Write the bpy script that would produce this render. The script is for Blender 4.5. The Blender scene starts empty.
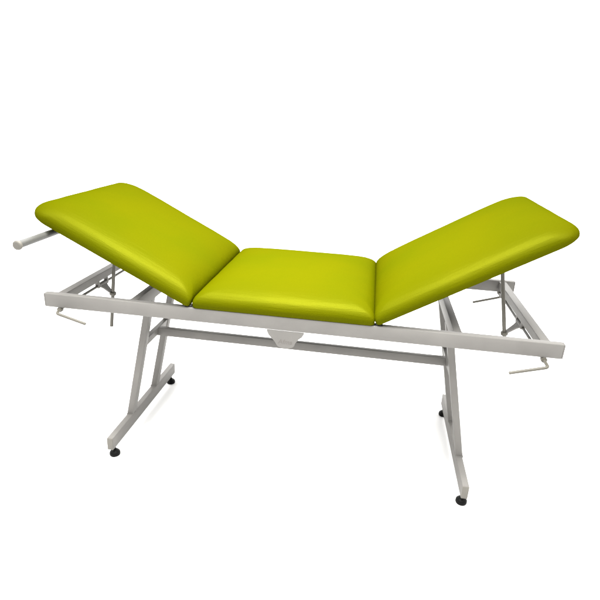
import bpy, bmesh, math, random
from mathutils import Vector, Matrix
random.seed(3)
S = bpy.context.scene
C = S.collection
H = 0.368          # half of the frame's width
ZT = 0.760         # top of the side rails
RH = 0.0555        # rail height
RD = 0.028         # rail depth

# ------------------------------------------------------------------ materials
def nodes_of(name):
    m = bpy.data.materials.new(name); m.use_nodes = True
    nt = m.node_tree
    return m, nt, nt.nodes['Principled BSDF']

def paint(name, col, rough=0.42, metal=0.0, var=0.06, grain=0.04, spec=.3):
    m, nt, b = nodes_of(name)
    b.inputs['Specular IOR Level'].default_value = spec
    tc = nt.nodes.new('ShaderNodeTexCoord')
    n1 = nt.nodes.new('ShaderNodeTexNoise'); n1.inputs['Scale'].default_value = 9; n1.inputs['Detail'].default_value = 5
    r = nt.nodes.new('ShaderNodeValToRGB')
    r.color_ramp.elements[0].position = .3; r.color_ramp.elements[1].position = .7
    r.color_ramp.elements[0].color = tuple(c*(1-var) for c in col)+(1,)
    r.color_ramp.elements[1].color = tuple(c*(1+var) for c in col)+(1,)
    nt.links.new(tc.outputs['Object'], n1.inputs['Vector']); nt.links.new(n1.outputs['Fac'], r.inputs['Fac'])
    nt.links.new(r.outputs['Color'], b.inputs['Base Color'])
    mr = nt.nodes.new('ShaderNodeMapRange'); mr.inputs['To Min'].default_value = rough-.07; mr.inputs['To Max'].default_value = rough+.09
    nt.links.new(n1.outputs['Fac'], mr.inputs['Value']); nt.links.new(mr.outputs['Result'], b.inputs['Roughness'])
    n2 = nt.nodes.new('ShaderNodeTexNoise'); n2.inputs['Scale'].default_value = 420; n2.inputs['Detail'].default_value = 3
    nt.links.new(tc.outputs['Object'], n2.inputs['Vector'])
    bp = nt.nodes.new('ShaderNodeBump'); bp.inputs['Strength'].default_value = grain; bp.inputs['Distance'].default_value = .002
    nt.links.new(n2.outputs['Fac'], bp.inputs['Height']); nt.links.new(bp.outputs['Normal'], b.inputs['Normal'])
    b.inputs['Metallic'].default_value = metal
    return m

def vinyl(name, col):
    m, nt, b = nodes_of(name)
    tc = nt.nodes.new('ShaderNodeTexCoord')
    n1 = nt.nodes.new('ShaderNodeTexNoise'); n1.inputs['Scale'].default_value = 3.5; n1.inputs['Detail'].default_value = 4
    nt.links.new(tc.outputs['Object'], n1.inputs['Vector'])
    r = nt.nodes.new('ShaderNodeValToRGB')
    r.color_ramp.elements[0].position = .32; r.color_ramp.elements[1].position = .68
    r.color_ramp.elements[0].color = (col[0]*.93, col[1]*.98, col[2], 1)
    r.color_ramp.elements[1].color = (col[0]*1.06, col[1]*1.02, col[2], 1)
    nt.links.new(n1.outputs['Fac'], r.inputs['Fac']); nt.links.new(r.outputs['Color'], b.inputs['Base Color'])
    b.inputs['Roughness'].default_value = VR
    b.inputs['Specular IOR Level'].default_value = VS
    # leather grain: small cells, plus soft slack waves in the stretched cover
    v = nt.nodes.new('ShaderNodeTexVoronoi'); v.inputs['Scale'].default_value = 330
    n2 = nt.nodes.new('ShaderNodeTexNoise'); n2.inputs['Scale'].default_value = 190; n2.inputs['Detail'].default_value = 3
    n3 = nt.nodes.new('ShaderNodeTexNoise'); n3.inputs['Scale'].default_value = 7; n3.inputs['Detail'].default_value = 3
    mp = nt.nodes.new('ShaderNodeMapping'); mp.inputs['Scale'].default_value = (.45, 1.6, 1.6)
    nt.links.new(tc.outputs['Object'], v.inputs['Vector']); nt.links.new(tc.outputs['Object'], n2.inputs['Vector'])
    nt.links.new(tc.outputs['Object'], mp.inputs['Vector']); nt.links.new(mp.outputs['Vector'], n3.inputs['Vector'])
    # fine pull lines along the length of each pad, fading in and out
    mp2 = nt.nodes.new('ShaderNodeMapping'); mp2.inputs['Scale'].default_value = (3.5, 34, 34)
    n4 = nt.nodes.new('ShaderNodeTexNoise'); n4.inputs['Scale'].default_value = 1.6; n4.inputs['Detail'].default_value = 4; n4.inputs['Roughness'].default_value = .6
    b3 = nt.nodes.new('ShaderNodeBump'); b3.inputs['Strength'].default_value = .4; b3.inputs['Distance'].default_value = .004
    nt.links.new(tc.outputs['Object'], mp2.inputs['Vector']); nt.links.new(mp2.outputs['Vector'], n4.inputs['Vector'])
    nt.links.new(n4.outputs['Fac'], b3.inputs['Height'])
    ad = nt.nodes.new('ShaderNodeMath'); ad.operation = 'ADD'
    nt.links.new(v.outputs['Distance'], ad.inputs[0]); nt.links.new(n2.outputs['Fac'], ad.inputs[1])
    b1 = nt.nodes.new('ShaderNodeBump'); b1.inputs['Strength'].default_value = .12; b1.inputs['Distance'].default_value = .0016
    b2 = nt.nodes.new('ShaderNodeBump'); b2.inputs['Strength'].default_value = .05; b2.inputs['Distance'].default_value = .02
    nt.links.new(ad.outputs[0], b1.inputs['Height']); nt.links.new(n3.outputs['Fac'], b2.inputs['Height'])
    nt.links.new(b1.outputs['Normal'], b2.inputs['Normal']); nt.links.new(b2.outputs['Normal'], b3.inputs['Normal']); nt.links.new(b3.outputs['Normal'], b.inputs['Normal'])
    # soft sheen of the pigmented top coat, tinted like the vinyl
    g = nt.nodes.new('ShaderNodeBsdfGlossy'); g.inputs['Roughness'].default_value = .44; g.inputs['Color'].default_value = (.95, .97, .08, 1)
    mx = nt.nodes.new('ShaderNodeMixShader'); mx.inputs[0].default_value = SHEEN
    nt.links.new(b3.outputs['Normal'], g.inputs['Normal'])
    nt.links.new(b.outputs[0], mx.inputs[1]); nt.links.new(g.outputs[0], mx.inputs[2])
    nt.links.new(mx.outputs[0], nt.nodes['Material Output'].inputs['Surface'])
    return m

VR, VS, SHEEN = .40, .0, .010
M_METAL = paint('silver_grey_paint', (.143, .138, .130), .45, .0, spec=.12)
M_ZINC = paint('dull_zinc_steel', (.078, .073, .060), .42, .0, .1)
M_VINYL = vinyl('lime_vinyl', (.0448, .0488, .0001))
M_RUBBER = paint('black_rubber', (.0035, .0035, .0035), .5, 0, .1)
M_RUBBER.node_tree.nodes['Principled BSDF'].inputs['Specular IOR Level'].default_value = .08
M_BOARD = paint('dark_board', (.022, .022, .02), .7, 0, .15)
M_PIPE = paint('grey_pipe_paint', (.066, .066, .062), .36, .0)
M_CAP = paint('pale_grey_plastic', (.105, .099, .087), .5, 0)
M_MARK = paint('stamped_mark', (.108, .098, .090), .5, 0)
M_FLOOR = paint('white_studio_floor', (.66, .66, .66), .9, 0, .01, 0)

# ------------------------------------------------------------------ helpers
def obj(name, bm, mat, parent=None, smooth=True, loc=None):
    bmesh.ops.recalc_face_normals(bm, faces=bm.faces)
    me = bpy.data.meshes.new(name); bm.to_mesh(me); bm.free()
    if smooth:
        for p in me.polygons: p.use_smooth = True
        try: me.set_sharp_from_angle(angle=math.radians(38))
        except Exception: pass
    me.materials.append(mat)
    o = bpy.data.objects.new(name, me); C.objects.link(o)
    if parent: o.parent = parent
    return o

def hexa(bm, pts, bev=.0022, seg=2):
    """eight corners: four of one end, then four of the other, in the same order"""
    vs = [bm.verts.new(p) for p in pts]
    fs = [(0,1,2,3), (7,6,5,4)] + [(i, i+4, (i+1) % 4+4, (i+1) % 4) for i in range(4)]
    faces = [bm.faces.new([vs[i] for i in f]) for f in fs]
    if bev:
        es = set(e for f in faces for e in f.edges)
        bmesh.ops.bevel(bm, geom=list(es), offset=bev, segments=seg, profile=.5, affect='EDGES')

def box(bm, x0, x1, y0, y1, z0, z1, bev=.0022, seg=2):
    hexa(bm, [(x0,y0,z0),(x1,y0,z0),(x1,y1,z0),(x0,y1,z0),(x0,y0,z1),(x1,y0,z1),(x1,y1,z1),(x0,y1,z1)], bev, seg)

def smooth_path(pts, r, n=5):
    P = [Vector(p) for p in pts]; out = [P[0]]
    for i in range(1, len(P)-1):
        a, b, c = P[i-1], P[i], P[i+1]
        d1 = (a-b); d2 = (c-b); k = min(r, d1.length*.45, d2.length*.45)
        s, e = b+d1.normalized()*k, b+d2.normalized()*k
        for j in range(n+1):
            t = j/n; out.append(s*(1-t)**2 + b*2*t*(1-t) + e*t*t)
    out.append(P[-1]); return out

def tube(bm, pts, r, n=14, bend=0, cap_round=0):
    P = smooth_path(pts, bend) if bend else [Vector(p) for p in pts]
    if cap_round:
        d0 = (P[1]-P[0]).normalized(); d1 = (P[-1]-P[-2]).normalized()
        P = [P[0], P[0]+d0*cap_round] + P[1:-1] + [P[-1]-d1*cap_round, P[-1]]
    rings = []; up = None
    for i, p in enumerate(P):
        d = ((P[i+1]-p) if i == 0 else (p-P[i-1]) if i == len(P)-1 else (P[i+1]-P[i-1])).normalized()
        if up is None:
            up = d.orthogonal().normalized()
        up = (up-d*up.dot(d)).normalized(); s = d.cross(up)
        rr = r*(.72 if cap_round and i in (0, len(P)-1) else 1)
        rings.append([bm.verts.new(p+(up*math.cos(2*math.pi*k/n)+s*math.sin(2*math.pi*k/n))*rr) for k in range(n)])
    for a, b in zip(rings, rings[1:]):
        for k in range(n): bm.faces.new((a[k], a[(k+1) % n], b[(k+1) % n], b[k]))
    bm.faces.new(rings[0][::-1]); bm.faces.new(rings[-1])

def lathe(bm, prof, mat4, n=28):
    rings = [[bm.verts.new(mat4 @ Vector((r*math.cos(2*math.pi*k/n), r*math.sin(2*math.pi*k/n), z))) for k in range(n)] for r, z in prof]
    for a, b in zip(rings, rings[1:]):
        for k in range(n): bm.faces.new((a[k], a[(k+1) % n], b[(k+1) % n], b[k]))
    bm.faces.new(rings[0][::-1]); bm.faces.new(rings[-1])

def weld(bm, a, b, r=.0032):
    """a slightly lumpy bead of weld between two points"""
    a, b = Vector(a), Vector(b); n = max(3, int((b-a).length/.004))
    tube(bm, [a.lerp(b, i/n)+Vector((random.uniform(-.0005, .0005), 0, random.uniform(-.0005, .0005))) for i in range(n+1)], r, 8)

def B(): return bmesh.new()

# ------------------------------------------------------------------ the setting
bm = B()
f = bm.faces.new([bm.verts.new(p) for p in ((-60,-40,0),(60,-40,0),(60,160,0),(-60,160,0))])
fl = obj('floor', bm, M_FLOOR, smooth=False); fl['kind'] = 'structure'

# ------------------------------------------------------------------ the table
T = bpy.data.objects.new('treatment_table', None); C.objects.link(T)
T['label'] = 'lime green three-section treatment table on silver-grey steel frame, both end cushions tilted up'
T['category'] = 'treatment table'

# side rails with plastic end plugs
for s in (-1, 1):
    y0, y1 = (-H, -H+RD) if s < 0 else (H-RD, H)
    bm = B(); box(bm, -.972, .972, y0, y1, ZT-RH, ZT, .003, 3)
    rail = obj('side_rail', bm, M_METAL, T)
    for e in (-1, 1):
        bm = B(); xa, xb = sorted((e*.9715, e*.9765))
        box(bm, xa, xb, y0+.0006, y1-.0006, ZT-RH+.0006, ZT-.0006, .0022, 3)
        obj('end_plug', bm, M_METAL, rail)

# frames at the two ends: foot bar, two leaning legs, brace, upper cross bar
ZB0, ZB1 = .048, .106
YL = (-.146, .121)
def leg_x(s, z):                       # legs splay outward towards the floor
    return s*((.7633 if s < 0 else .7427)+((.634 if s < 0 else .6165)-(.7633 if s < 0 else .7427))*(z-ZB1)/(.70-ZB1))
def bar_x(s): return s*(.7638 if s < 0 else .7427)
for s in (-1, 1):
    xb = bar_x(s)
    bm = B(); box(bm, xb-.0132, xb+.0132, -.356, .356, ZB0, ZB1, .0025, 2)
    fb = obj('foot_bar', bm, M_METAL, T)
    for e in (-1, 1):
        bm = B(); ya, yb = sorted((e*.3555, e*.3605))
        box(bm, xb-.0127, xb+.0127, ya, yb, ZB0+.0006, ZB1-.0006, .0016, 2)
        obj('end_plug', bm, M_CAP, fb)
        bm = B()
        lathe(bm, [(.006,.0478),(.006,.029),(.0095,.0285),(.0105,.0245),(.017,.0215),(.0218,.0155),(.0228,.010),(.0228,.004),(.0212,.0008),(.018,0)],
              Matrix.Translation((xb, e*.326, 0)))
        obj('levelling_foot', bm, M_RUBBER, fb)
    ztop = .7095
    for y in YL:
        bm = B(); w = .0142; dy = .020
        xa, xt = leg_x(s, ZB1), leg_x(s, ztop)
        hexa(bm, [(xa-w,y-dy,ZB1-.001),(xa+w,y-dy,ZB1-.001),(xa+w,y+dy,ZB1-.001),(xa-w,y+dy,ZB1-.001),
                  (xt-w,y-dy,ztop),(xt+w,y-dy,ztop),(xt+w,y+dy,ztop),(xt-w,y+dy,ztop)], .002, 2)
        lg = obj('leg', bm, M_METAL, T)
        bm = B()
        weld(bm, (xa-w, y-dy-.001, ZB1+.001), (xa+w, y-dy-.001, ZB1+.001), .0024)
        weld(bm, (xa+w*.99, y-dy, ZB1+.001), (xa+w*.99, y+dy, ZB1+.001), .0020)
        weld(bm, (xa-w*.99, y-dy, ZB1+.001), (xa-w*.99, y+dy, ZB1+.001), .0020)
        obj('weld_bead', bm, M_METAL, lg)
    # brace between the two legs
    zc0, zc1 = .4535, .494
    x0, x1 = leg_x(s, zc0), leg_x(s, zc1)
    bm = B(); w = .012
    hexa(bm, [(x0-w,YL[0]+.0195,zc0),(x0+w,YL[0]+.0195,zc0),(x0+w,YL[1]-.0195,zc0),(x0-w,YL[1]-.0195,zc0),
              (x1-w,YL[0]+.0195,zc1),(x1+w,YL[0]+.0195,zc1),(x1+w,YL[1]-.0195,zc1),(x1-w,YL[1]-.0195,zc1)], .0018, 2)
    obj('brace', bm, M_METAL, T)
    # upper cross bar between the rails
    xc = s*.6155
    bm = B(); box(bm, xc-.0142, xc+.0142, -H+RD-.0005, H-RD+.0005, .709, .7585, .0022, 2)
    for e in (-1, 1):
        weld(bm, (xc-.014, e*(H-RD-.001), .7588), (xc+.014, e*(H-RD-.001), .7588), .0022)
    obj('cross_bar', bm, M_METAL, T)

# long stretcher between the two braces
zc0, zc1 = .4545, .4935
bm = B()
hexa(bm, [(leg_x(-1,zc0)+.0115,-.0125,zc0),(leg_x(-1,zc0)+.0115,.0125,zc0),(leg_x(-1,zc1)+.0115,.0125,zc1),(leg_x(-1,zc1)+.0115,-.0125,zc1),
          (leg_x(1,zc0)-.0115,-.0125,zc0),(leg_x(1,zc0)-.0115,.0125,zc0),(leg_x(1,zc1)-.0115,.0125,zc1),(leg_x(1,zc1)-.0115,-.0125,zc1)], .002, 2)
obj('stretcher', bm, M_METAL, T)

# outer cross channels with the clamp bars hung beneath
YR = -.035                                 # the support rods stand a little in front of the middle
for s in (-1, 1):
    xc = s*.9165; zb = .7235; zt = .7575
    bm = B()
    ye = H-RD
    box(bm, xc-.0165, xc+.0165, -ye-.0005, ye+.0005, zt-.0045, zt, .0018, 2)          # web
    for q in (-1, 1):
        xa, xb = sorted((xc+q*.0165, xc+q*.0125))
        box(bm, xa, xb, -ye-.0004, ye+.0004, zb, zt-.001, .0012, 1)               # flanges
    ch = obj('cross_channel', bm, M_METAL, T)
    # hangers
    for y in (YR-.038, YR+.038, -.30, .30):
        bm = B(); box(bm, xc-.009, xc+.009, y-.006, y+.006, .688, zt-.004, .0015, 2)
        obj('hanger', bm, M_METAL, ch)
    # clamp bar, bent into a crank at both ends
    bx, bz = s*.9165, .697
    bm = B()
    if s < 0:
        tube(bm, [(-.787,-.405,.664), (-.903,-.407,.6965), (bx,-.36,bz-.001), (bx,.385,bz), (-.905,.41,.694), (-.790,.41,.655)], .0058, 12, .012, .0015)
    else:
        tube(bm, [(.794,-.414,.6535), (.918,-.414,.6905), (bx,-.36,bz-.003), (bx,.385,bz), (.940,.412,.656), (.812,.412,.6155)], .0058, 12, .012, .0015)
    cb = obj('clamp_bar', bm, M_ZINC, T)
    for e in (-1, 1):
        bm = B()
        yc = e*(H-.006)
        lathe(bm, [(.0075,-.008),(.0105,-.006),(.0105,.006),(.0075,.008)], Matrix.Translation((bx, yc, bz-.002)) @ Matrix.Rotation(math.pi/2, 4, 'X'), 20)
        obj('collar', bm, M_ZINC, cb)
    # bracket reaching inward to the sliding ring
    ring = Vector((-.868, YR, .6535)) if s < 0 else Vector((.862, YR, .6475))
    bm = B()
    a = Vector((bx, YR, bz)); d = (ring-a); L = d.length; d.normalize(); nrm = Vector((0,1,0)).cross(d).normalized()
    out = [(0,-.033),(0,.033),(L*.35,.019),(L-.008,.011),(L-.008,-.011),(L*.35,-.019)]
    lo = [a+d*u+Vector((0,v,0))-nrm*.003 for u, v in out]; hi = [a+d*u+Vector((0,v,0))+nrm*.003 for u, v in out]
    lv = [bm.verts.new(p) for p in lo]; hv = [bm.verts.new(p) for p in hi]
    bm.faces.new(lv); bm.faces.new(hv[::-1])
    for i in range(6): bm.faces.new((lv[i], lv[(i+1) % 6], hv[(i+1) % 6], hv[i]))
    tube(bm, [(bx, YR-.033, bz), (bx, YR+.033, bz)], .0095, 16, 0, .0015)
    obj('bracket', bm, M_METAL, cb)
    # support rod leaning through the ring up to the cushion
    top = Vector((-.826,YR,.985)) if s < 0 else Vector((.787,YR,1.015))
    ax = (top-ring).normalized()
    bot = ring-ax*(.168 if s < 0 else .05)
    bm = B(); tube(bm, [bot, top], .0078, 16, 0, .0015)
    sr = obj('support_rod', bm, M_ZINC, T)
    rot = ax.to_track_quat('Z', 'Y').to_matrix().to_4x4()
    bm = B()
    lathe(bm, [(.0085,-.008),(.013,-.0075),(.0148,-.005),(.0148,.005),(.013,.0075),(.0085,.008)], Matrix.Translation(ring) @ rot, 24)
    obj('clamp_ring', bm, M_ZINC, cb)

# ------------------------------------------------------------------ cushions
PROF = [(.012,-.0005),(.004,.0003),(.0012,.003),(0,.008),(-.0008,.0145),(0,.0215),(.0025,.029),(.007,.037),(.0145,.045),(.0245,.0525),(.038,.0595),(.056,.0665),
        (.080,.0735),(.110,.0797),(.145,.0847),(.185,.0882),(.228,.0905),(.265,.0915)]
def prof_w(d):
    P = PROF[6:]
    for (a, wa), (b, wb) in zip(P, P[1:]):
        if d <= b:
            t = (d-a)/(b-a); return wa+(wb-wa)*t
    return P[-1][1]
def rrect(x0, x1, y0, y1, rad, nc=10, ns=22):
    pts = []
    cs = [((x1,y1), 0, rad[0]), ((x0,y1), 90, rad[1]), ((x0,y0), 180, rad[2]), ((x1,y0), 270, rad[3])]
    arcs = []
    for (cx, cy), a0, r in cs:
        sx = -1 if cx == x1 else 1; sy = -1 if cy == y1 else 1
        arcs.append([(cx+sx*r+r*math.cos(math.radians(a0+90*i/nc)), cy+sy*r+r*math.sin(math.radians(a0+90*i/nc))) for i in range(nc+1)])
    for i in range(4):
        A = arcs[i]; nx = arcs[(i+1) % 4][0]; pts += A
        for j in range(1, ns): pts.append((A[-1][0]+(nx[0]-A[-1][0])*j/ns, A[-1][1]+(nx[1]-A[-1][1])*j/ns))
    return pts
def cushion(length, half, r_hinge, r_out, thick, origin, angle, sgn, seed, both=False):
    """local u runs from the hinge outward, w up from the board; sgn -1 mirrors u"""
    rnd = random.Random(seed)
    bm = B(); rings = []
    ph = [rnd.uniform(0, 6.28) for _ in range(8)]
    for d, w in PROF:
        if half-d < .004: break
        low = .4 if w < .02 else 1
        x0, x1, y0, y1 = d*low, length-d*(low if both else 1), -half+d, half-d
        f = [min(r+max(d,0)*.7, .12, (half-d)*.8, (length/2-d)*.8) for r in (r_out, r_hinge, r_hinge, r_out)]
        row = []
        for (u, v) in rrect(x0, x1, y0, y1, f):
            ww = w
            if d > .012:
                q = [max(half-abs(v), 1e-4), max(u, 1e-4), max(length-u, 1e-4)]
                sm = sum(x**-3 for x in q)**(-1/3)
                t = min(max((d-.012)/.06, 0), 1); t = t*t*(3-2*t)
                ww = prof_w(d+(sm-d)*t)
            ww *= thick/.0905
            # slack of the hand-stretched cover along the edges
            k = math.exp(-((w-.05)/.022)**2)
            ww += k*.0005*(math.sin(u*23+ph[0])+math.sin(v*27+ph[1])+.6*math.sin(u*61+ph[2])*math.sin(v*53+ph[3]))
            row.append((u, v, ww))
        rings.append(row)
    def crown(u, v):
        q = [max(half-abs(v), 1e-4), max(u, 1e-4), max(length-u, 1e-4)]
        return prof_w(sum(x**-3 for x in q)**(-1/3))*thick/.0905
    for sc in (.72, .46, .22):                # the middle of the top, ring by ring
        row = []
        for u, v, _ in rings[len(PROF)-1]:
            uu, vv = length/2+(u-length/2)*sc, v*sc
            row.append((uu, vv, crown(uu, vv)))
        rings.append(row)
    def xf(p): return Vector(p)
    vr = [[bm.verts.new(xf(p)) for p in row] for row in rings]
    n = len(vr[0])
    for a, b in zip(vr, vr[1:]):
        for k in range(n): bm.faces.new((a[k], a[(k+1) % n], b[(k+1) % n], b[k]))
    bm.faces.new(vr[0][::-1])
    cv = bm.verts.new(xf((length/2, 0, crown(length/2, 0))))
    for k in range(n): bm.faces.new((vr[-1][k], vr[-1][(k+1) % n], cv))
    o = obj('cushion', bm, M_VINYL, T)
    o.data.set_sharp_from_angle(angle=math.radians(75))
    o.matrix_world = Matrix.Translation(origin) @ Matrix.Rotation(0 if sgn > 0 else math.pi, 4, 'Z') @ Matrix.Rotation(-angle, 4, 'Y')
    # board under the cushion
    bm = B(); pts = []
    for w in (-.011, .0015):
        for u, v in ((.06, -half+.06), (length-.10, -half+.06), (length-.10, half-.06), (.06, half-.06)):
            pts.append(xf((u, v, w)))
    hexa(bm, pts, .002, 1)
    obj('base_board', bm, M_BOARD, o)
    return o, xf
HALF = .374
AL, AR = math.radians(26.6), math.radians(30.8)
cl, xfl = cushion(.690, HALF, .016, .075, .098, (-.384, 0, .7610), AL, -1, 5)
cc, xfc = cushion(.686, HALF, .016, .016, .0975, (-.369, 0, .7606), 0, 1, 7, True)
cr, xfr = cushion(.735, HALF, .016, .075, .093, (.3265, 0, .7610), AR, 1, 9)

# hinges at the seams, resting on the rails
for x, c in ((-.377, cl), (.325, cr)):
    for y in (-H+.016, H-.016):
        bm = B()
        tube(bm, [(x, y-.011, .7645), (x, y+.011, .7645)], .0042, 12, 0, .001)
        box(bm, x-.022, x+.022, y-.010, y+.010, .7603, .7623, .0006, 1)
        obj('hinge', bm, M_BOARD, T)

# rod with a cap under the end of the low cushion
bm = B()
rx, rz = -.934, .9955
tube(bm, [(rx,-.522,rz), (rx,.34,rz)], .0133, 20)
rod = obj('holder_rod', bm, M_PIPE, T)
bm = B()
lathe(bm, [(.0145,.004),(.0168,.001),(.0175,-.003),(.0166,-.007),(.0142,-.0095),(.009,-.0105)][::-1], Matrix.Translation((rx,-.522,rz)) @ Matrix.Rotation(math.pi/2, 4, 'X') @ Matrix.Scale(-1, 4, (0,0,1)), 28)
obj('end_cap', bm, M_CAP, rod)
for y in (-.25, .25):                  # clips that hold the rod to the board
    bm = B(); box(bm, rx-.016, rx+.016, y-.012, y+.012, rz-.015, rz+.05, .002, 1)
    obj('clip', bm, M_PIPE, rod)

# emblem plate under the front rail
OUT = [(-.0797,.7035),(-.0790,.697),(-.0722,.6824),(-.0588,.6684),(-.047,.6557),(-.0394,.6425),(-.0335,.6368),(-.0218,.6336),(-.0115,.630),(-.003,.6297),(.0056,.6327),
       (.018,.6375),(.0267,.6439),(.0305,.6568),(.0412,.672),(.0548,.6843),(.0620,.697),(.0626,.7035)]
bm = B()
fr = [bm.verts.new((x, -H+.0006, z)) for x, z in OUT]; bk = [bm.verts.new((x, -H+.0046, z)) for x, z in OUT]
bm.faces.new(fr); bm.faces.new(bk[::-1]); n = len(OUT)
for i in range(n): bm.faces.new((fr[i], fr[(i+1) % n], bk[(i+1) % n], bk[i]))
pl = obj('emblem_plate', bm, M_METAL, T, smooth=False)
bv = pl.modifiers.new('edge', 'BEVEL'); bv.width = .0009; bv.segments = 2; bv.limit_method = 'ANGLE'
cu = bpy.data.curves.new('lettering', 'FONT'); cu.body = 'Afms'; cu.size = .026; cu.align_x = 'CENTER'; cu.extrude = .0003; cu.shear = .15
tmp = bpy.data.objects.new('tmp', cu); C.objects.link(tmp)
dg = bpy.context.evaluated_depsgraph_get()
me = bpy.data.meshes.new_from_object(tmp.evaluated_get(dg)); bpy.data.objects.remove(tmp)
me.materials.clear(); me.materials.append(M_MARK)
lt = bpy.data.objects.new('lettering', me); C.objects.link(lt); lt.parent = pl
lt.location = (-.008, -H+.0005, .651); lt.rotation_euler = (math.pi/2, 0, 0)

# ------------------------------------------------------------------ light
SWEEP, DIM = 1.0, .12
LOBES = [((-.06,-.30,.952), .74, .96, 13), ((0,.86,.50), .80, .95, 5.5), ((1,.2,.34), .82, .95, 2.6), ((-1,.2,.34), .82, .95, 2.6)]
w = bpy.data.worlds.new('World'); S.world = w; w.use_nodes = True
nt = w.node_tree; bg = nt.nodes['Background']
# a white sweep round the horizon behind the table, a dim studio above it and on the camera's side,
# broad overhead glow ahead, added rear and side glows to lift the floor shadow
def nd(t, **kw):
    n = nt.nodes.new(t)
    for k, v in kw.items(): setattr(n, k, v)
    return n
def math_(op, a, b):
    n = nd('ShaderNodeMath', operation=op)
    for i, v in enumerate((a, b)):
        if isinstance(v, (int, float)): n.inputs[i].default_value = v
        else: nt.links.new(v, n.inputs[i])
    return n.outputs[0]
def ramp(v, a, b, lo, hi):
    n = nd('ShaderNodeMapRange', interpolation_type='SMOOTHSTEP')
    nt.links.new(v, n.inputs['Value'])
    for k, x in zip(('From Min','From Max','To Min','To Max'), (a, b, lo, hi)): n.inputs[k].default_value = x
    return n.outputs[0]
tc = nd('ShaderNodeTexCoord'); sp = nd('ShaderNodeSeparateXYZ'); nt.links.new(tc.outputs['Generated'], sp.inputs[0])
def lobe(d, c0, c1, k):
    n = nd('ShaderNodeVectorMath', operation='DOT_PRODUCT'); nt.links.new(tc.outputs['Generated'], n.inputs[0])
    n.inputs[1].default_value = Vector(d).normalized()
    return ramp(n.outputs['Value'], c0, c1, 0, k)
sweep = math_('MULTIPLY', ramp(sp.outputs['Z'], .27, .36, SWEEP, 0), ramp(sp.outputs['Y'], -.15, .15, .15, 1))
total = math_('ADD', sweep, DIM)
for L in LOBES: total = math_('ADD', total, lobe(*L))
nt.links.new(total, bg.inputs['Strength'])
bg.inputs['Color'].default_value = (1, .99, .97, 1)

def area(name, loc, target, sx, sy, power, col=(1,1,1)):
    l = bpy.data.lights.new(name, 'AREA'); l.shape = 'RECTANGLE'; l.size = sx; l.size_y = sy; l.energy = power; l.color = col
    o = bpy.data.objects.new(name, l); C.objects.link(o); o.location = loc
    o.rotation_euler = (Vector(target)-Vector(loc)).to_track_quat('-Z', 'Y').to_euler()
    return o


key = area('key_lamp', (-.08, -.34, 2.5), (-.08, -.02, .8), 1.1, .6, 68, (1, .985, .94))
key.data.spread = math.radians(105)        # added lamp, spread narrowed so the end cushions fall darker

# ------------------------------------------------------------------ camera
cam = bpy.data.cameras.new('camera'); co = bpy.data.objects.new('camera', cam); C.objects.link(co)
R = Matrix(((.987986,-.093984,.122679),(.147659,.339817,-.928828),(.045607,.935784,.349613)))
co.matrix_world = Matrix.Translation((.2678,-2.0831,1.479)) @ R.to_4x4()
cam.sensor_width = 36; cam.lens = 508.5632/600*36; cam.clip_start = .05; cam.clip_end = 400
S.camera = co
S.view_settings.view_transform = 'Standard'; S.view_settings.look = 'None'
S.view_settings.exposure = 0; S.view_settings.gamma = 1
